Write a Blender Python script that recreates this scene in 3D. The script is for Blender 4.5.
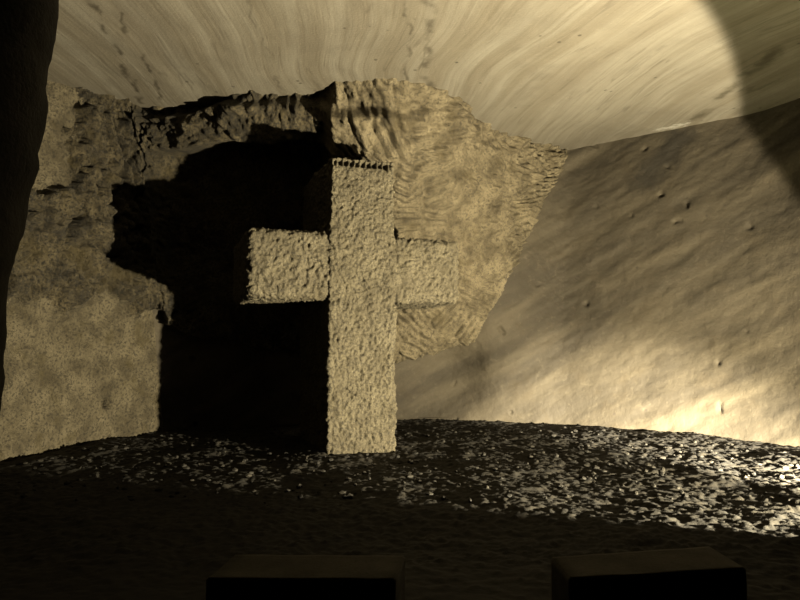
import bpy, bmesh, math, random
import numpy as np
from mathutils import Vector, Matrix

scene = bpy.context.scene
for o in list(bpy.data.objects):
    bpy.data.objects.remove(o, do_unlink=True)
COL = scene.collection

# ------------------------------------------------------------------ camera
EYE, PITCH, FPX = 1.6, math.atan(40 / 640), 640.0
cam_d = bpy.data.cameras.new('camera')
cam_d.sensor_width = 36.0
cam_d.lens = 36.0 * FPX / 800.0
cam_d.clip_start = 0.05
cam = bpy.data.objects.new('camera', cam_d)
cam.location = (0, 0, EYE)
cam.rotation_euler = (math.pi / 2 + PITCH, 0, 0)
COL.objects.link(cam)
scene.camera = cam

# ------------------------------------------------------------------ world, lamps, exposure
world = bpy.data.worlds.new('world')
scene.world = world
world.use_nodes = True
world.node_tree.nodes['Background'].inputs['Color'].default_value = (0.5, 0.42, 0.3, 1)
world.node_tree.nodes['Background'].inputs['Strength'].default_value = 0.0004

LIGHT = Vector((5.45, 4.5, 0.25))
def spot(name, loc, aim, watts, half_deg, blend, radius, color):
    d = bpy.data.lights.new(name, 'SPOT')
    d.energy = watts
    d.color = color
    d.spot_size = math.radians(2 * half_deg)
    d.spot_blend = blend
    d.shadow_soft_size = radius
    o = bpy.data.objects.new(name, d)
    o.location = loc
    o.rotation_euler = Vector(aim).to_track_quat('-Z', 'Y').to_euler()
    COL.objects.link(o)
    return o
WARM = (1.0, 0.87, 0.61)
def heading(az, el):
    az, el = math.radians(az), math.radians(el)
    return (math.cos(az) * math.cos(el), math.sin(az) * math.cos(el), math.sin(el))
spot('floodlight_beam', LIGHT, heading(132, -4), 19500, 62.4, 0.04, 0.075, WARM)
spot('floodlight_core', LIGHT, heading(97, -11), 100000, 24, 1.0, 0.075, (1.0, 0.89, 0.66))
spot('floodlight_spill', LIGHT, heading(128, 12), 2600, 88, 0.5, 0.05, (1.0, 0.90, 0.48))

vs = scene.view_settings
vs.view_transform = 'Standard'
vs.look = 'None'
vs.gamma = 1.0
vs.use_curve_mapping = False
vs.exposure = 0.0

# ------------------------------------------------------------------ numpy noise
def _hash(ix, iy, iz, seed):
    h = (ix.astype(np.int64) * 374761393 + iy.astype(np.int64) * 668265263
         + iz.astype(np.int64) * 2147483647 + seed * 974711) & 0xFFFFFFFF
    h = ((h ^ (h >> 13)) * 1274126177) & 0xFFFFFFFF
    h = ((h ^ (h >> 16)) * 2246822519) & 0xFFFFFFFF
    h = h ^ (h >> 15)
    return (h & 0xFFFFFF) / float(0xFFFFFF)

def vnoise(x, y, z=None, seed=0):
    """smooth value noise, -1..1"""
    x = np.asarray(x, float); y = np.asarray(y, float)
    z = np.zeros_like(x) if z is None else np.asarray(z, float)
    fx, fy, fz = np.floor(x), np.floor(y), np.floor(z)
    tx, ty, tz = x - fx, y - fy, z - fz
    tx = tx * tx * tx * (tx * (tx * 6 - 15) + 10)
    ty = ty * ty * ty * (ty * (ty * 6 - 15) + 10)
    tz = tz * tz * tz * (tz * (tz * 6 - 15) + 10)
    r = 0
    for dx in (0, 1):
        for dy in (0, 1):
            for dz in (0, 1):
                w = (tx if dx else 1 - tx) * (ty if dy else 1 - ty) * (tz if dz else 1 - tz)
                r = r + w * _hash(fx + dx, fy + dy, fz + dz, seed)
    return r * 2 - 1

def fbm(x, y, z=None, seed=0, octaves=4, gain=0.5):
    a, f, s, n = 1.0, 1.0, 0, 0
    for i in range(octaves):
        s = s + a * vnoise(x * f, y * f, None if z is None else z * f, seed + i * 17)
        n += a; a *= gain; f *= 2.03
    return s / n

def cells(x, y, seed=0):
    """nearest jittered cell: distance, second distance, two random numbers, offset from the cell centre"""
    x = np.asarray(x, float); y = np.asarray(y, float)
    ix, iy = np.floor(x), np.floor(y)
    d1 = np.full(x.shape, 9.0); d2 = np.full(x.shape, 9.0)
    r1 = np.zeros(x.shape); r2 = np.zeros(x.shape); ox = np.zeros(x.shape); oy = np.zeros(x.shape)
    zz = np.zeros_like(ix)
    for dx in (-1, 0, 1):
        for dy in (-1, 0, 1):
            cx, cy = ix + dx, iy + dy
            px = cx + _hash(cx, cy, zz, seed); py = cy + _hash(cx, cy, zz + 1, seed)
            d = np.hypot(x - px, y - py)
            near = d < d1
            d2 = np.where(near, d1, np.minimum(d2, d))
            r1 = np.where(near, _hash(cx, cy, zz + 2, seed), r1)
            r2 = np.where(near, _hash(cx, cy, zz + 3, seed), r2)
            ox = np.where(near, x - px, ox); oy = np.where(near, y - py, oy)
            d1 = np.where(near, d, d1)
    return d1, d2, r1, r2, ox, oy

def smooth(a, b, x):
    t = np.clip((x - a) / (b - a), 0, 1)
    return t * t * (3 - 2 * t)

def pick_marks(u, v, seed, size, period, length):
    """strokes of a pick: patches of straight parallel gouges, each patch in its own direction (0..1)"""
    wu = u + 0.05 * vnoise(u * 2.2, v * 2.2, None, seed + 5)
    wv = v + 0.05 * vnoise(u * 2.2, v * 2.2, None, seed + 6)
    d1, d2, r1, r2, ox, oy = cells(wu / size, wv / size, seed)
    ang = 0.2 + r1 * 2.7
    q = (ox * np.cos(ang) + oy * np.sin(ang)) * size
    along = (-ox * np.sin(ang) + oy * np.cos(ang)) * size
    p = period * (0.8 + 0.6 * r2)
    row = np.floor(q / p); fq = q / p - row
    zz = np.floor(r1 * 999)
    al = along / (length * (0.7 + 0.8 * r2)) + 7.3 * _hash(row, zz, zz * 0, seed)
    col = np.floor(al); fa = al - col
    hgt = 0.25 + 0.75 * _hash(row, col, zz, seed + 3)
    prof = np.where(fq < 0.65, fq / 0.65, (1 - fq) / 0.35)
    return hgt * prof ** 0.8 * smooth(0.0, 0.14, fa) * smooth(1.0, 0.86, fa)

# ------------------------------------------------------------------ materials
def new_mat(name):
    m = bpy.data.materials.new(name)
    m.use_nodes = True
    nt = m.node_tree
    b = nt.nodes['Principled BSDF']
    return m, nt, b
class NT:
    """small helper for wiring nodes"""
    def __init__(self, nt): self.nt = nt
    def n(self, t, **kw):
        x = self.nt.nodes.new(t)
        for k, v in kw.items(): setattr(x, k, v)
        return x
    def set(self, node, key, val):
        if hasattr(val, 'is_output'): self.nt.links.new(val, node.inputs[key])
        else: node.inputs[key].default_value = val
    def math(self, op, a, b=0.0, c=0.0):
        x = self.n('ShaderNodeMath', operation=op)
        self.set(x, 0, a); self.set(x, 1, b)
        if op in ('MULTIPLY_ADD', 'COMPARE'): self.set(x, 2, c)
        return x.outputs[0]
    def noise(self, vec, scale, detail=4.0, rough=0.55, dist=0.0):
        x = self.n('ShaderNodeTexNoise')
        if vec is not None: self.nt.links.new(vec, x.inputs['Vector'])
        self.set(x, 'Scale', scale); self.set(x, 'Detail', detail)
        self.set(x, 'Roughness', rough); self.set(x, 'Distortion', dist)
        return x.outputs[0]
    def ramp(self, fac, lo, hi, a=0.0, b=1.0):
        x = self.n('ShaderNodeMapRange', interpolation_type='SMOOTHSTEP')
        self.set(x, 'Value', fac); self.set(x, 'From Min', lo); self.set(x, 'From Max', hi)
        self.set(x, 'To Min', a); self.set(x, 'To Max', b)
        return x.outputs[0]
    def mix(self, fac, a, b, mode='MIX'):
        x = self.n('ShaderNodeMix', data_type='RGBA', blend_type=mode)
        self.set(x, 0, fac)
        self.set(x, 6, a if hasattr(a, 'is_output') else (*a, 1)); self.set(x, 7, b if hasattr(b, 'is_output') else (*b, 1))
        return x.outputs[2]
    def coords(self):
        return self.n('ShaderNodeTexCoord').outputs['Object']
    def sep(self, v):
        x = self.n('ShaderNodeSeparateXYZ'); self.nt.links.new(v, x.inputs[0]); return x.outputs
    def comb(self, x, y, z):
        c = self.n('ShaderNodeCombineXYZ'); self.set(c, 0, x); self.set(c, 1, y); self.set(c, 2, z); return c.outputs[0]
    def mapping(self, v, rot=(0, 0, 0), scale=(1, 1, 1)):
        m = self.n('ShaderNodeMapping'); self.nt.links.new(v, m.inputs[0])
        m.inputs['Rotation'].default_value = rot; m.inputs['Scale'].default_value = scale
        return m.outputs[0]
    def bump(self, h, strength, dist):
        b = self.n('ShaderNodeBump'); self.set(b, 'Height', h)
        b.inputs['Strength'].default_value = strength; b.inputs['Distance'].default_value = dist
        return b.outputs[0]
    def segment_dist(self, v, a, b):
        """distance from v to the segment a-b (for a vein in the rock)"""
        a, b = Vector(a), Vector(b); ab = b - a
        s = self.n('ShaderNodeVectorMath', operation='SUBTRACT'); self.nt.links.new(v, s.inputs[0]); s.inputs[1].default_value = a
        d = self.n('ShaderNodeVectorMath', operation='DOT_PRODUCT'); self.nt.links.new(s.outputs[0], d.inputs[0]); d.inputs[1].default_value = ab / ab.length_squared
        cl = self.n('ShaderNodeClamp'); self.nt.links.new(d.outputs['Value'], cl.inputs[0])
        sc = self.n('ShaderNodeVectorMath', operation='SCALE'); sc.inputs[0].default_value = ab; self.nt.links.new(cl.outputs[0], sc.inputs['Scale'])
        e = self.n('ShaderNodeVectorMath', operation='DISTANCE'); self.nt.links.new(s.outputs[0], e.inputs[0]); self.nt.links.new(sc.outputs[0], e.inputs[1])
        return e.outputs['Value']

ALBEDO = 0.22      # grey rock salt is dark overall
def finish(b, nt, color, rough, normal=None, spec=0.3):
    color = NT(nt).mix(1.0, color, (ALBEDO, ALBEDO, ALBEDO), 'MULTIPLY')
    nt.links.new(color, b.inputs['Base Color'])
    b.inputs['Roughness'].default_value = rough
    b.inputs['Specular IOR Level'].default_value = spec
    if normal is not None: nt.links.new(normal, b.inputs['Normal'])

def mat_ceiling():
    m, nt, b = new_mat('cut_salt_ceiling'); k = NT(nt)
    v = k.coords(); s = k.sep(v)
    far = k.math('MAXIMUM', k.math('SUBTRACT', 13.0, s[1]), 0.0)
    bend = k.ramp(s[0], -2.5, 5.0, 0.0, 0.05)
    u = k.math('SUBTRACT', s[0], k.math('MULTIPLY', k.math('MULTIPLY', far, far), bend))
    warp = k.math('MULTIPLY', k.math('SUBTRACT', k.noise(v, 0.35, 1.0), 0.5), 0.5)
    u = k.math('ADD', u, warp)
    st = k.comb(k.math('MULTIPLY', u, 3.2), k.math('MULTIPLY', s[1], 0.16), 0.0)
    fine = k.comb(k.math('MULTIPLY', u, 13.0), k.math('MULTIPLY', s[1], 0.45), 0.0)
    broad = k.noise(st, 1.0, 4.0, 0.6)
    thin = k.noise(fine, 1.0, 3.0, 0.6)
    c = k.mix(k.ramp(broad, 0.36, 0.66), (0.315, 0.272, 0.195), (0.42, 0.38, 0.295))
    c = k.mix(k.ramp(thin, 0.30, 0.54, 0.48, 0.0), c, (0.20, 0.16, 0.10))
    # thin dark seams running with the cut
    seam = k.noise(k.comb(k.math('MULTIPLY', u, 2.3), k.math('MULTIPLY', s[1], 0.22), 3.7), 1.0, 3.0, 0.55)
    line = k.ramp(k.math('ABSOLUTE', k.math('SUBTRACT', seam, 0.5)), 0.0, 0.016, 1.0, 0.0)
    brk = k.ramp(k.noise(v, 1.3, 3.0), 0.46, 0.60)
    c = k.mix(k.math('MULTIPLY', k.math('MULTIPLY', line, brk), 0.4), c, (0.10, 0.075, 0.045))
    # greyer patches and pits
    c = k.mix(k.ramp(k.noise(v, 0.8, 4.0, 0.6), 0.45, 0.75, 0.0, 0.45), c, (0.24, 0.205, 0.15))
    vo = k.n('ShaderNodeTexVoronoi'); nt.links.new(v, vo.inputs['Vector']); vo.inputs['Scale'].default_value = 3.2
    pit = k.math('MULTIPLY', k.ramp(vo.outputs['Distance'], 0.05, 0.12, 1.0, 0.0), k.ramp(k.noise(v, 0.55, 2.0), 0.52, 0.60))
    c = k.mix(k.math('MULTIPLY', pit, 0.8), c, (0.07, 0.05, 0.03))
    # the dark vein that runs on from the side wall
    wv = k.math('MULTIPLY', k.math('SUBTRACT', k.noise(v, 3.0, 4.0, 0.65), 0.5), 0.5)
    flat = k.comb(s[0], s[1], 5.75)
    sd = k.math('ADD', k.segment_dist(flat, (5.75, 12.5, 5.75), (5.6, 8.6, 5.75)), wv)
    some = k.ramp(k.noise(v, 1.7, 3.0), 0.40, 0.60)
    c = k.mix(k.math('MULTIPLY', k.ramp(sd, 0.0, 0.18, 0.8, 0.0), some), c, (0.10, 0.08, 0.04))
    pale = k.math('ADD', k.segment_dist(v, (5.68, 12.5, 5.89), (5.3, 12.85, 5.9)), k.math('MULTIPLY', k.math('SUBTRACT', k.noise(v, 9.0, 3.0, 0.7), 0.5), 0.7))
    c = k.mix(k.ramp(pale, 0.0, 0.12, 0.9, 0.0), c, (0.75, 0.72, 0.62))
    # seams: two wandering ones near the rugged wall, a bundle of short streaks over the cross
    wob = k.math('MULTIPLY', k.math('SUBTRACT', k.noise(v, 1.1, 3.0, 0.6), 0.5), 0.5)
    bent = k.comb(k.math('ADD', s[0], wob), s[1], 5.75)
    for p0, p1, wd, st in (((-3.6, 7.0), (-4.35, 10.6), 0.06, 0.9), ((-3.4, 7.6), (-3.98, 10.4), 0.05, 0.8), ((0.33, 6.9), (0.42, 10.2), 0.10, 0.75), ((0.08, 6.9), (0.12, 10.2), 0.05, 0.65), ((-1.75, 6.9), (-1.9, 10.0), 0.03, 0.4)):
        dd = k.math('ADD', k.segment_dist(bent, (*p0, 5.75), (*p1, 5.75)), k.math('MULTIPLY', wv, 0.16))
        c = k.mix(k.math('MULTIPLY', k.ramp(dd, 0.0, wd, st, 0.0), k.ramp(k.noise(v, 2.3, 3.0), 0.38, 0.56)), c, (0.09, 0.07, 0.04))
    h = k.math('ADD', k.math('MULTIPLY', thin, 0.6), k.math('MULTIPLY', k.noise(v, 26.0, 3.0), 0.4))
    finish(b, nt, c, 0.75, k.bump(h, 0.45, 0.03))
    return m

def mat_smooth_wall():
    m, nt, b = new_mat('smooth_cut_wall'); k = NT(nt)
    v = k.coords()
    s = k.sep(v); ca, sa = math.cos(math.radians(30)), math.sin(math.radians(30))
    al = k.math('ADD', k.math('MULTIPLY', s[0], ca), k.math('MULTIPLY', s[2], sa))
    ac = k.math('SUBTRACT', k.math('MULTIPLY', s[2], ca), k.math('MULTIPLY', s[0], sa))
    d = k.comb(k.math('MULTIPLY', al, 0.35), k.math('MULTIPLY', ac, 1.7), k.math('MULTIPLY', s[1], 0.1))
    band = k.noise(d, 1.0, 5.0, 0.6, 0.3)
    c = k.mix(k.ramp(band, 0.34, 0.66), (0.056, 0.042, 0.021), (0.132, 0.105, 0.062))
    blot = k.noise(v, 2.2, 5.0, 0.65)
    c = k.mix(k.ramp(blot, 0.50, 0.72, 0.0, 0.5), c, (0.09, 0.065, 0.03))
    c = k.mix(k.ramp(k.noise(v, 9.0, 4.0, 0.6), 0.55, 0.75, 0.0, 0.35), c, (0.20, 0.165, 0.105))
    vo = k.n('ShaderNodeTexVoronoi'); nt.links.new(v, vo.inputs['Vector']); vo.inputs['Scale'].default_value = 3.4
    pit = k.math('MULTIPLY', k.ramp(vo.outputs['Distance'], 0.06, 0.13, 1.0, 0.0), k.ramp(k.noise(v, 0.9, 2.0), 0.50, 0.58))
    c = k.mix(k.math('MULTIPLY', pit, 0.7), c, (0.05, 0.035, 0.02))
    sd = k.math('ADD', k.segment_dist(v, (5.66, 12.71, 5.64), (5.0, 12.95, 4.9)), k.math('MULTIPLY', k.math('SUBTRACT', k.noise(v, 2.6, 4.0, 0.65), 0.5), 0.9))
    c = k.mix(k.ramp(sd, 0.10, 0.45, 0.9, 0.0), c, (0.03, 0.022, 0.010))
    h = k.math('ADD', k.math('MULTIPLY', blot, 0.6), k.math('MULTIPLY', k.noise(v, 16.0, 5.0, 0.65), 0.5))
    finish(b, nt, c, 0.85, k.bump(h, 0.5, 0.05))
    return m

def rock(name, dark, light, scale=3.0, bump=0.5, bumpdist=0.04, accent=None, spec=0.3, speck=0.55):
    m, nt, b = new_mat(name); k = NT(nt)
    v = k.coords()
    a = k.noise(v, scale, 6.0, 0.65)
    c = k.mix(k.ramp(a, 0.32, 0.68), dark, light)
    f = k.noise(v, scale * 9, 4.0, 0.65)
    c = k.mix(k.ramp(f, 0.50 - 0.1 * (speck - 0.55), 0.72 - 0.25 * (speck - 0.55), 0.0, speck), c, tuple(x * 0.42 for x in dark))
    if accent: c = k.mix(k.ramp(k.noise(v, scale * 0.6, 5.0, 0.6), 0.54, 0.70, 0.0, 0.7), c, accent)
    h = k.math('ADD', k.math('MULTIPLY', f, 0.6), k.math('MULTIPLY', k.noise(v, scale * 22, 3.0), 0.4))
    finish(b, nt, c, 0.8, k.bump(h, bump, bumpdist), spec)
    return m

M_CEIL = mat_ceiling()
M_SMOOTH = mat_smooth_wall()
M_HEWN = rock('hewn_salt_rock', (0.125, 0.094, 0.042), (0.37, 0.30, 0.175), 2.8, 0.8, 0.05, (0.115, 0.082, 0.026), speck=0.8)
M_LEFT = rock('left_salt_rock', (0.135, 0.105, 0.052), (0.35, 0.29, 0.175), 2.8, 1.0, 0.08, (0.13, 0.097, 0.03), speck=0.85)
M_LEFT_ROUGH = rock('crumbling_salt_rock', (0.052, 0.038, 0.014), (0.235, 0.184, 0.092), 2.6, 1.0, 0.09, (0.13, 0.094, 0.024), speck=0.95)
M_CROSS = rock('pecked_salt_stone', (0.145, 0.116, 0.06), (0.265, 0.222, 0.132), 3.2, 0.8, 0.04, (0.13, 0.10, 0.042), speck=0.85)
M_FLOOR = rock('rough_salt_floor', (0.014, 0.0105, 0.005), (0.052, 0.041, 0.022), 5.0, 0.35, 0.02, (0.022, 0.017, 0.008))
M_DARK = rock('shade_dark_entrance_rock', (0.05, 0.04, 0.022), (0.11, 0.09, 0.055), 2.0, 0.5, 0.04)  # unlit entrance rock: its shade is put into the darker colour
M_BLOCK = rock('grey_kneeler_stone', (0.15, 0.12, 0.07), (0.28, 0.235, 0.15), 6.0, 0.4, 0.01)

# ------------------------------------------------------------------ mesh helpers
def grid_object(name, P, mats, mat_idx=None, parent=None):
    """P: (nv, nu, 3) grid of points to one mesh"""
    nv, nu = P.shape[:2]
    me = bpy.data.meshes.new(name)
    i = np.arange(nv * nu).reshape(nv, nu)
    q = np.stack([i[:-1, :-1], i[:-1, 1:], i[1:, 1:], i[1:, :-1]], -1).reshape(-1, 4)
    me.vertices.add(nv * nu); me.vertices.foreach_set('co', P.reshape(-1).astype(np.float32))
    me.loops.add(q.size); me.loops.foreach_set('vertex_index', q.reshape(-1).astype(np.int32))
    me.polygons.add(len(q))
    me.polygons.foreach_set('loop_start', np.arange(0, q.size, 4, dtype=np.int32))
    me.polygons.foreach_set('loop_total', np.full(len(q), 4, dtype=np.int32))
    me.polygons.foreach_set('use_smooth', np.ones(len(q), dtype=bool))
    for m in mats: me.materials.append(m)
    if mat_idx is not None:
        mi = mat_idx[:-1, :-1].reshape(-1)
        me.polygons.foreach_set('material_index', mi.astype(np.int32))
    me.update(calc_edges=True); me.validate()
    o = bpy.data.objects.new(name, me); COL.objects.link(o)
    if parent: o.parent = parent
    return o
def structure(o, label):
    o['kind'] = 'structure'; o['label'] = label; return o

# ------------------------------------------------------------------ the chamber walls (one continuous surface, cut into sides)
#        bottom X, Y      top X, Y (at ceiling height)
KN = np.array([
    (-6.3, -2.0, -6.3, -2.0),
    (-6.1,  5.0, -6.2,  5.0),
    (-5.45, 8.6, -5.85, 8.6),
    (-4.27, 11.6, -4.60, 10.75),
    (-2.50, 12.3, -2.40, 9.95),
    (-0.10, 13.1, -0.05, 10.15),
    (1.60, 12.95, 1.90, 12.2),
    (3.20, 12.5, 3.70, 14.0),
    (5.20, 11.0, 5.90, 12.5),
    (6.05, 9.6, 7.05, 11.1),
    (6.70, 7.2, 7.60, 7.2),
    (6.90, 3.5, 7.40, 3.5),
    (6.90, -2.0, 7.40, -2.0)])
# column parameter c: 0 is knot 0
def spline(c):
    c = np.asarray(c, float); n = len(KN)
    i = np.clip(np.floor(c).astype(int), 0, n - 2); t = (c - i)[..., None]
    p0 = KN[np.clip(i - 1, 0, n - 1)]; p1 = KN[i]; p2 = KN[i + 1]; p3 = KN[np.clip(i + 2, 0, n - 1)]
    m1 = (p2 - p0) * 0.36; m2 = (p3 - p1) * 0.36
    t2, t3 = t * t, t * t * t
    return (2*t3 - 3*t2 + 1) * p1 + (t3 - 2*t2 + t) * m1 + (-2*t3 + 3*t2) * p2 + (t3 - t2) * m2

def ceil_z(X, Y):
    return 5.6 + 0.30 * smooth(2.0, 4.5, X)

def columns(c0, c1, step):
    cs = np.linspace(c0, c1, 4000); p = spline(cs)
    L = np.concatenate([[0], np.cumsum(np.hypot(np.diff(p[:, 0]), np.diff(p[:, 1])))])
    n = max(2, int(L[-1] / step) + 1)
    return np.interp(np.linspace(0, L[-1], n), L, cs)

ARC_C = np.linspace(0, len(KN) - 1, 12000)
_p = spline(ARC_C)
ARC_S = np.concatenate([[0], np.cumsum(np.hypot(np.diff(_p[:, 0]), np.diff(_p[:, 1])))])

def hewn_mask(c, z, s):
    wob = (0.20 + 0.30 * (1 - smooth(3.0, 3.4, c))) * fbm(s * 1.9, z * 1.9, None, 31, 5, 0.6)
    low = np.interp(c + wob * 0.4, [0, 1.9, 2.3, 3.0, 3.15, 4.0, 5.0, 5.45, 5.85, 6.15, 6.5, 6.72, 6.95, 7.1],
                    [1.9, 1.9, 2.05, 2.1, 1.7, 1.5, 1.15, 1.3, 1.55, 2.4, 3.9, 4.9, 5.7, 9.0])
    m = smooth(-0.03, 0.05 + 0.45 * (1 - smooth(2.7, 3.0, c)), z + wob - low)
    # smooth strip left of the hewn face, high up
    left = np.interp(z, [0, 3.3, 3.8, 4.1, 6.5], [1.7, 1.7, 2.30, 2.50, 2.56])
    m = m * smooth(-0.02, 0.03, c + wob * 0.25 - left)
    return m

def wall(name, c0, c1, step, zstep, mats, label):
    c = columns(c0, c1, step)
    z = np.linspace(-0.35, 6.25, int(6.6 / zstep) + 1)
    C, Z = np.meshgrid(c, z)
    S = np.interp(C, ARC_C, ARC_S)
    def base(C, Z):
        p = spline(C); t = np.clip(Z / 5.65, -0.1, 1.2)
        # behind the cross the rock leans out further up
        over = np.exp(-((C - 4.7) / 1.5) ** 2)
        tt = t * (1 - over) + over * np.where(t > 0, np.abs(t) ** 1.5, t)
        return np.stack([p[..., 0] * (1 - tt) + p[..., 2] * tt, p[..., 1] * (1 - tt) + p[..., 3] * tt, Z], -1)
    P = base(C, Z)
    e = 1e-3
    du = base(C + e, Z) - base(C - e, Z); dv = base(C, Z + e) - base(C, Z - e)
    N = np.cross(du, dv); N /= np.linalg.norm(N, axis=-1, keepdims=True)
    inward = np.stack([0 - P[..., 0], 6 - P[..., 1], 0 * Z], -1)
    N *= np.sign((N * inward).sum(-1, keepdims=True))
    m = hewn_mask(C, Z, S)
    leftw = 1 - smooth(3.0, 3.5, C)          # left wall is more broken
    # smooth cut surface: long swells and slanting tool bands
    d = 0.07 * fbm(S * 0.55, Z * 0.55, None, 3, 3)
    d += 0.055 * fbm((S * 0.87 + Z * 0.5) * 0.6, (Z * 0.87 - S * 0.5) * 2.2, None, 8, 4)
    d += 0.016 * fbm(S * 5, Z * 5, None, 9, 4)
    d += leftw * (0.05 * fbm(S * 2.4, Z * 2.4, None, 12, 5, 0.6))
    d -= 0.45 * np.exp(-((C - 5.62) / 0.42) ** 2 - ((Z - 0.95) / 0.75) ** 2) * (1 - m)
    pd1, pd2, pr1, pr2, _, _ = cells(S / 0.6 + 0.1 * vnoise(S * 7, Z * 7, None, 22), Z / 0.6 + 0.1 * vnoise(S * 7, Z * 7, None, 23), 19)   # small knocked-out pits
    d -= (0.02 + 0.05 * pr2) * smooth(0.06 + 0.09 * pr2, 0.02, pd1) * (pr1 > 0.86) * (1 - m)
    d -= 0.30 * smooth(0.10, 0.05, np.hypot(P[..., 1] - 10.53, Z - 0.57)) * leftw
    # hewn surface
    big = fbm(S * 0.9, Z * 0.9, None, 14, 4)
    pk = pick_marks(S, Z, 3, 0.80, 0.105, 0.60)
    pk2 = pick_marks(S, Z, 57, 0.34, 0.095, 0.30)
    sel = smooth(-0.15, 0.2, vnoise(S * 0.8, Z * 0.8, None, 77))
    right_rim = smooth(6.0, 6.3, C)
    sel = np.maximum(sel, right_rim)
    rough = (1 - sel) * pk + sel * pk2
    worn = 0.55 + 0.6 * smooth(-0.25, 0.35, fbm(S * 1.3, Z * 1.3, None, 83, 3))     # some patches are worn nearly flat
    worn = np.maximum(worn, right_rim) * (0.45 + 0.55 * smooth(4.3, 4.8, C))
    rough = rough * worn
    h = 0.16 + 0.13 * big + 0.135 * rough * (1 - leftw * 0.6) + 0.06 * fbm(S * 5, Z * 5, None, 21, 4, 0.65)
    h += leftw * (0.42 * np.abs(fbm(S * 1.9, Z * 2.1, None, 41, 4, 0.6)) - 0.05 + 0.22 * np.abs(fbm(S * 3.6, Z * 3.6, None, 43, 4, 0.65)) + 0.13 * np.abs(fbm(S * 6.5, Z * 6.5, None, 47, 3, 0.6)) - 0.18 * smooth(0.055, 0.0, np.abs(fbm(S * 1.1, Z * 0.8, None, 45, 3))))
    d = d + m * h
    wb = 0.5 * fbm(S * 1.5, Z * 1.5, None, 71, 4)
    # hollow cut beside the upright, the boss above it, and the slot under the ceiling
    d += m * 0.30 * fbm(S * 3.2, Z * 2.0, None, 88, 4, 0.6) * smooth(4.9, 5.4, Z) * smooth(3.0, 3.3, C)
    d -= m * 0.55 * smooth(2.95, 3.35, C) * smooth(4.80, 4.62, C) * smooth(2.0, 3.0, Z) * smooth(4.90, 4.78, Z + 0.15 * wb)
    d += m * 0.42 * smooth(4.50, 4.58, C + 0.10 * wb) * smooth(6.0, 4.9, C) * smooth(3.5, 4.5, Z + 0.3 * wb)
    d -= m * 0.30 * smooth(2.95, 3.3, C) * smooth(5.2, 4.7, C) * smooth(5.40, 5.48, Z + 0.22 * wb)
    P = P + N * d[..., None]
    idx = (m > 0.35).astype(int)
    if len(mats) > 2: idx = np.where((idx == 1) & (C + 0.15 * wb < 4.5), 2, idx)
    o = grid_object(name, P[:, ::-1], mats, idx[:, ::-1])
    return structure(o, label)

wall('wall_left', 0.0, 3.0, 0.026, 0.026, [M_LEFT, M_LEFT_ROUGH], 'rugged salt rock side wall, broken above and smooth near the floor')
wall('wall_back', 3.0, 7.05, 0.021, 0.021, [M_SMOOTH, M_HEWN, M_LEFT_ROUGH], 'hewn salt rock back wall with pick marks behind the stone cross')
wall('wall_right', 7.05, 12.0, 0.032, 0.032, [M_SMOOTH, M_HEWN], 'smooth curving salt rock wall with slanting bands')

# ------------------------------------------------------------------ ceiling
x = np.arange(-8.0, 9.01, 0.04); y = np.arange(-2.0, 15.01, 0.06)
X, Y = np.meshgrid(x, y)
U = X - 0.05 * smooth(-2.5, 5.0, X) * np.maximum(13 - Y, 0) ** 2
U = U + 0.15 * vnoise(X * 0.5, Y * 0.5, None, 5)
H = ceil_z(X, Y) + 0.05 * fbm(X * 0.4, Y * 0.4, None, 60, 3) + 0.009 * fbm(U * 2.4, Y * 0.12, None, 61, 3) + 0.006 * fbm(X * 5, Y * 5, None, 62, 3)
structure(grid_object('ceiling', np.stack([X, Y, H], -1), [M_CEIL]), 'pale salt rock ceiling scored with sweeping cutting marks')

# ------------------------------------------------------------------ floor
def floor_h(X, Y):
    wx = X + 0.04 * vnoise(X * 8, Y * 8, None, 91); wy = Y + 0.04 * vnoise(X * 8, Y * 8, None, 92)
    d1, d2, r1, r2, ox, oy = cells(wx / 0.10, wy / 0.09, 93)
    lump = np.clip(1 - d1 * 1.2, 0, 1) * (0.2 + 0.8 * r1)
    d1b, d2b, r1b, _, oxb, oyb = cells(wx / 0.05, wy / 0.05, 95)
    chip = r1b * smooth(0.0, 0.3, d2b - d1b)
    h = 0.026 * lump + 0.012 * chip + 0.022 * fbm(X * 6, Y * 6, None, 98, 3, 0.6) + 0.05 * fbm(X * 0.9, Y * 0.9, None, 97, 3) - 0.04
    calm = smooth(4.0, 5.2, Y)
    return h * (0.35 + 0.65 * calm)
x = np.arange(-7.0, 7.6, 0.021); y = np.concatenate([np.arange(-2.0, 2.4, 0.15), np.arange(2.4, 13.7, 0.021)])
X, Y = np.meshgrid(x, y)
structure(grid_object('floor', np.stack([X, Y, floor_h(X, Y)], -1), [M_FLOOR]), 'lumpy floor of rough chipped salt rock')

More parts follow.
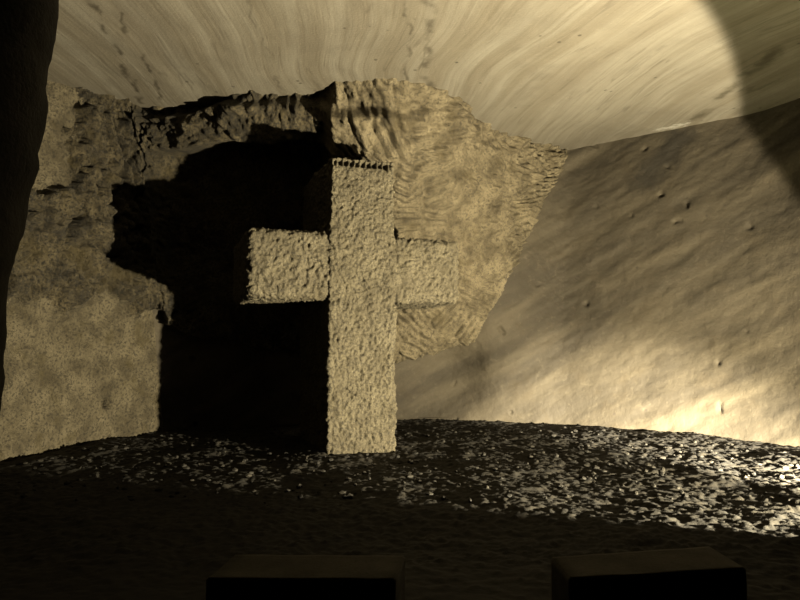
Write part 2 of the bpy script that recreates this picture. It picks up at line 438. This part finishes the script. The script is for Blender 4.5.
# ------------------------------------------------------------------ dark rock at the entrance, and an added spur that blocks light
def jamb(zk, xk, ex, ey, thick, seed, label, hook=0.0):
    """rock spur reaching from the side wall (x = ex) to an uneven upright edge"""
    z = np.arange(-0.3, 6.3, 0.05); a = np.linspace(0, math.pi, 110)
    A, Z = np.meshgrid(a, z)
    R = np.interp(Z, zk, xk) - ex
    PX = ex + R * np.abs(np.sin(A)) ** 0.35
    PY = ey - thick * np.cos(A) + hook * np.clip((PX - ex) / R, 0, 1) ** 3 * (1 - 0.45 * smooth(0.5, 1.4, Z))
    nn = fbm(PX * 1.6, Z * 1.6, PY * 1.6, seed, 5)
    PX = PX + 0.06 * nn * np.sin(A); PY = PY + 0.10 * nn
    return structure(grid_object('wall_front', np.stack([PX, PY, Z], -1), [M_DARK]), label)
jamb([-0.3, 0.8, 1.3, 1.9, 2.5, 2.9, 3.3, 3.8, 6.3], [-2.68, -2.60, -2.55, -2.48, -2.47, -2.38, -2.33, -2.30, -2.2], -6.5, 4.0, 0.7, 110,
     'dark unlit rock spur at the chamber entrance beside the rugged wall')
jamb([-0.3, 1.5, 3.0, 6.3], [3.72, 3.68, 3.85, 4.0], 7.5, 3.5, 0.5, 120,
     'added rock spur out of view that hides the floodlight and shades the foreground floor', 1.52)  # unseen spur, added to keep the floodlight off the foreground floor

# ------------------------------------------------------------------ the cross
def rough_box(name, lo, hi, step, radius, disp, mat, parent):
    """box with a dense skin; disp(points, normals) gives the outward push; back face closed"""
    lo = np.array(lo, float); hi = np.array(hi, float)
    verts = []; faces = []; off = 0
    for ax in range(3):
        u, v = [i for i in range(3) if i != ax]
        for side in (0, 1):
            st = step if not (ax == 1 and side == 1) else step * 3
            nu = int((hi[u] - lo[u]) / step) + 2; nv = int((hi[v] - lo[v]) / step) + 2
            gu, gv = np.meshgrid(np.linspace(lo[u], hi[u], nu), np.linspace(lo[v], hi[v], nv))
            p = np.zeros(gu.shape + (3,)); p[..., u] = gu; p[..., v] = gv; p[..., ax] = hi[ax] if side else lo[ax]
            verts.append(p.reshape(-1, 3))
            i = np.arange(nu * nv).reshape(nv, nu) + off
            q = np.stack([i[:-1, :-1], i[:-1, 1:], i[1:, 1:], i[1:, :-1]], -1).reshape(-1, 4)
            flip = (side == 1) == (ax == 1)
            faces.append(q[:, ::-1] if flip else q); off += nu * nv
    p = np.concatenate(verts); q = np.concatenate(faces)
    c = np.clip(p, lo + radius, hi - radius)
    n = p - c; n /= np.maximum(np.linalg.norm(n, axis=1, keepdims=True), 1e-9)
    p = c + n * radius
    p = p + n * disp(p, n)[:, None]
    me = bpy.data.meshes.new(name)
    me.from_pydata(p.tolist(), [], q.tolist())
    bm = bmesh.new(); bm.from_mesh(me); bmesh.ops.remove_doubles(bm, verts=bm.verts, dist=1e-5)
    bmesh.ops.recalc_face_normals(bm, faces=bm.faces); bm.to_mesh(me); bm.free()
    me.polygons.foreach_set('use_smooth', np.ones(len(me.polygons), dtype=bool))
    me.materials.append(mat)
    o = bpy.data.objects.new(name, me); COL.objects.link(o)
    if parent: o.parent = parent
    return o

ANG = math.atan2(1.1, 3.01)
cross = bpy.data.objects.new('stone_cross', None); COL.objects.link(cross)
cross.location = (-2.09 + 3.01 * 0.512, 8.75 + 1.1 * 0.512, 0); cross.rotation_euler = (0, 0, ANG)
cross['label'] = 'tall pecked salt stone cross standing before the hewn back wall'
cross['category'] = 'cross'

def pecked(p, seed=0):
    w = p + 0.02 * np.stack([vnoise(p[:, 0] * 9, p[:, 1] * 9, p[:, 2] * 9, 200 + i) for i in range(3)], -1)
    a = fbm(w[:, 0] * 23, w[:, 1] * 23, w[:, 2] * 21, 210 + seed, 2, 0.6)
    b = np.abs(vnoise(w[:, 0] * 14, w[:, 1] * 14, w[:, 2] * 12, 220 + seed))
    return 0.034 * a + 0.026 * b + 0.02 * vnoise(p[:, 0] * 1.7, p[:, 1] * 1.7, p[:, 2] * 1.7, 230)
PW, PH, DEPTH = 0.505, 4.25, 2.0
def post_disp(p, n):
    d = pecked(p)
    front = np.clip(-n[:, 1], 0, 1)
    # row of drill holes along the top of the front face
    pitch = 0.093
    fx = ((p[:, 0] + 0.5 * pitch) % pitch) / pitch - 0.5
    hole = smooth(0.40, 0.22, np.abs(fx)) * smooth(PH - 0.12, PH - 0.085, p[:, 2]) * smooth(PH - 0.005, PH - 0.03, p[:, 2]) * (np.abs(p[:, 0]) < PW - 0.04)
    return d - 0.10 * hole * front
post = rough_box('post', (-PW, -0.02, -0.12), (PW, DEPTH, PH), 0.0125, 0.03, post_disp, M_CROSS, cross)
co = np.empty(len(post.data.vertices) * 3); post.data.vertices.foreach_get('co', co); co = co.reshape(-1, 3)
co[:, 0] *= 1 - 0.07 * np.clip(co[:, 2] / PH, 0, 1) ** 1.5
post.data.vertices.foreach_set('co', co.reshape(-1))
post['label'] = 'upright post with a row of drill holes along its top edge'
def arm_disp(p, n): return pecked(p, 3)
rough_box('arm', (-1.635, 0.01, 2.19), (-PW + 0.06, DEPTH - 0.05, 3.14), 0.0135, 0.09, arm_disp, M_CROSS, cross)
rough_box('arm', (PW - 0.06, 0.03, 2.17), (1.565, DEPTH - 0.05, 3.12), 0.0135, 0.09, arm_disp, M_CROSS, cross)

# ------------------------------------------------------------------ kneeling blocks in the foreground
def block(corners, h, label, seed):
    """stone block from its four top corners (front left, front right, back right, back left)"""
    bm = bmesh.new()
    lo = [bm.verts.new((x, y, -0.03)) for x, y in corners]; hi = [bm.verts.new((x, y, h)) for x, y in corners]
    bm.faces.new(hi); bm.faces.new(lo[::-1])
    for i in range(4): bm.faces.new((lo[i], lo[(i + 1) % 4], hi[(i + 1) % 4], hi[i]))
    bmesh.ops.subdivide_edges(bm, edges=bm.edges[:], cuts=11, use_grid_fill=True)
    rnd = random.Random(seed)
    bm.normal_update()
    for v in bm.verts:
        n = v.normal.copy(); x, y, z = v.co
        k = float(fbm(np.array([x * 7.0]), np.array([y * 7.0]), np.array([z * 7.0]), seed, 3)[0])
        v.co += n * 0.006 * k
    sharp = [e for e in bm.edges if e.calc_face_angle(0) > 0.9]
    bmesh.ops.bevel(bm, geom=sharp, offset=0.008, segments=2, affect='EDGES')
    me = bpy.data.meshes.new('kneeling_block'); bm.to_mesh(me); bm.free()
    c = Vector((sum(x for x, _ in corners) / 4, sum(y for _, y in corners) / 4, 0))
    me.transform(Matrix.Translation(-c))
    for p in me.polygons: p.use_smooth = True
    me.materials.append(M_BLOCK)
    o = bpy.data.objects.new('kneeling_block', me); COL.objects.link(o); o.location = c
    o['label'] = label; o['category'] = 'stone block'; o['group'] = 'kneeling blocks before the cross'
    return o
block([(-0.94, 3.17), (-0.025, 3.16), (0.03, 3.51), (-0.89, 3.52)], 0.45, 'low dark stone kneeling block set square in front of the cross', 401)
block([(0.82, 3.17), (1.75, 3.31), (1.73, 3.66), (0.80, 3.48)], 0.45, 'low dark stone kneeling block turned askew, below the smooth banded wall', 402)

# ------------------------------------------------------------------ loose chips of salt
def gravel():
    rnd = np.random.default_rng(7)
    n = 900
    Yc = 6.4 + (12.0 - 6.4) * rnd.random(n) ** 0.8
    Xc = (rnd.random(n) * 1.36 - 0.68) * Yc
    keep = (Xc > -5.0 + 0.3 * (Yc - 8.6)) & (Xc < 6.0 - np.maximum(Yc - 9.0, 0) * 0.85)
    ca, sa = math.cos(-ANG), math.sin(-ANG)
    lx = ca * (Xc - cross.location.x) - sa * (Yc - cross.location.y); ly = sa * (Xc - cross.location.x) + ca * (Yc - cross.location.y)
    keep &= ~((np.abs(lx) < 0.62) & (ly > -0.1) & (ly < DEPTH + 0.1))
    Xc, Yc = Xc[keep], Yc[keep]; n = len(Xc)
    Zc = floor_h(Xc, Yc)
    bm = bmesh.new(); bmesh.ops.create_icosphere(bm, subdivisions=1, radius=1)
    bv = np.array([v.co[:] for v in bm.verts]); bf = np.array([[v.index for v in f.verts] for f in bm.faces]); bm.free()
    size = 0.015 + 0.030 * rnd.random(n) ** 2.2
    V = []; F = []
    for i in range(n):
        s = size[i] * (0.6 + 0.8 * rnd.random(3)); s[2] *= 0.7
        w = bv * (1 + 0.28 * (rnd.random((len(bv), 1)) - 0.5)) * s
        a = rnd.random() * 6.28; c_, s_ = math.cos(a), math.sin(a)
        w = np.stack([w[:, 0] * c_ - w[:, 1] * s_, w[:, 0] * s_ + w[:, 1] * c_, w[:, 2]], -1)
        V.append(w + [Xc[i], Yc[i], Zc[i] + s[2] * 0.3]); F.append(bf + i * len(bv))
    me = bpy.data.meshes.new('salt_chips'); me.from_pydata(np.concatenate(V).tolist(), [], np.concatenate(F).tolist())
    me.materials.append(M_FLOOR)
    o = bpy.data.objects.new('salt_chips', me); COL.objects.link(o)
    o['kind'] = 'stuff'; o['label'] = 'loose chips of salt rock strewn over the floor'; o['category'] = 'gravel'
gravel()
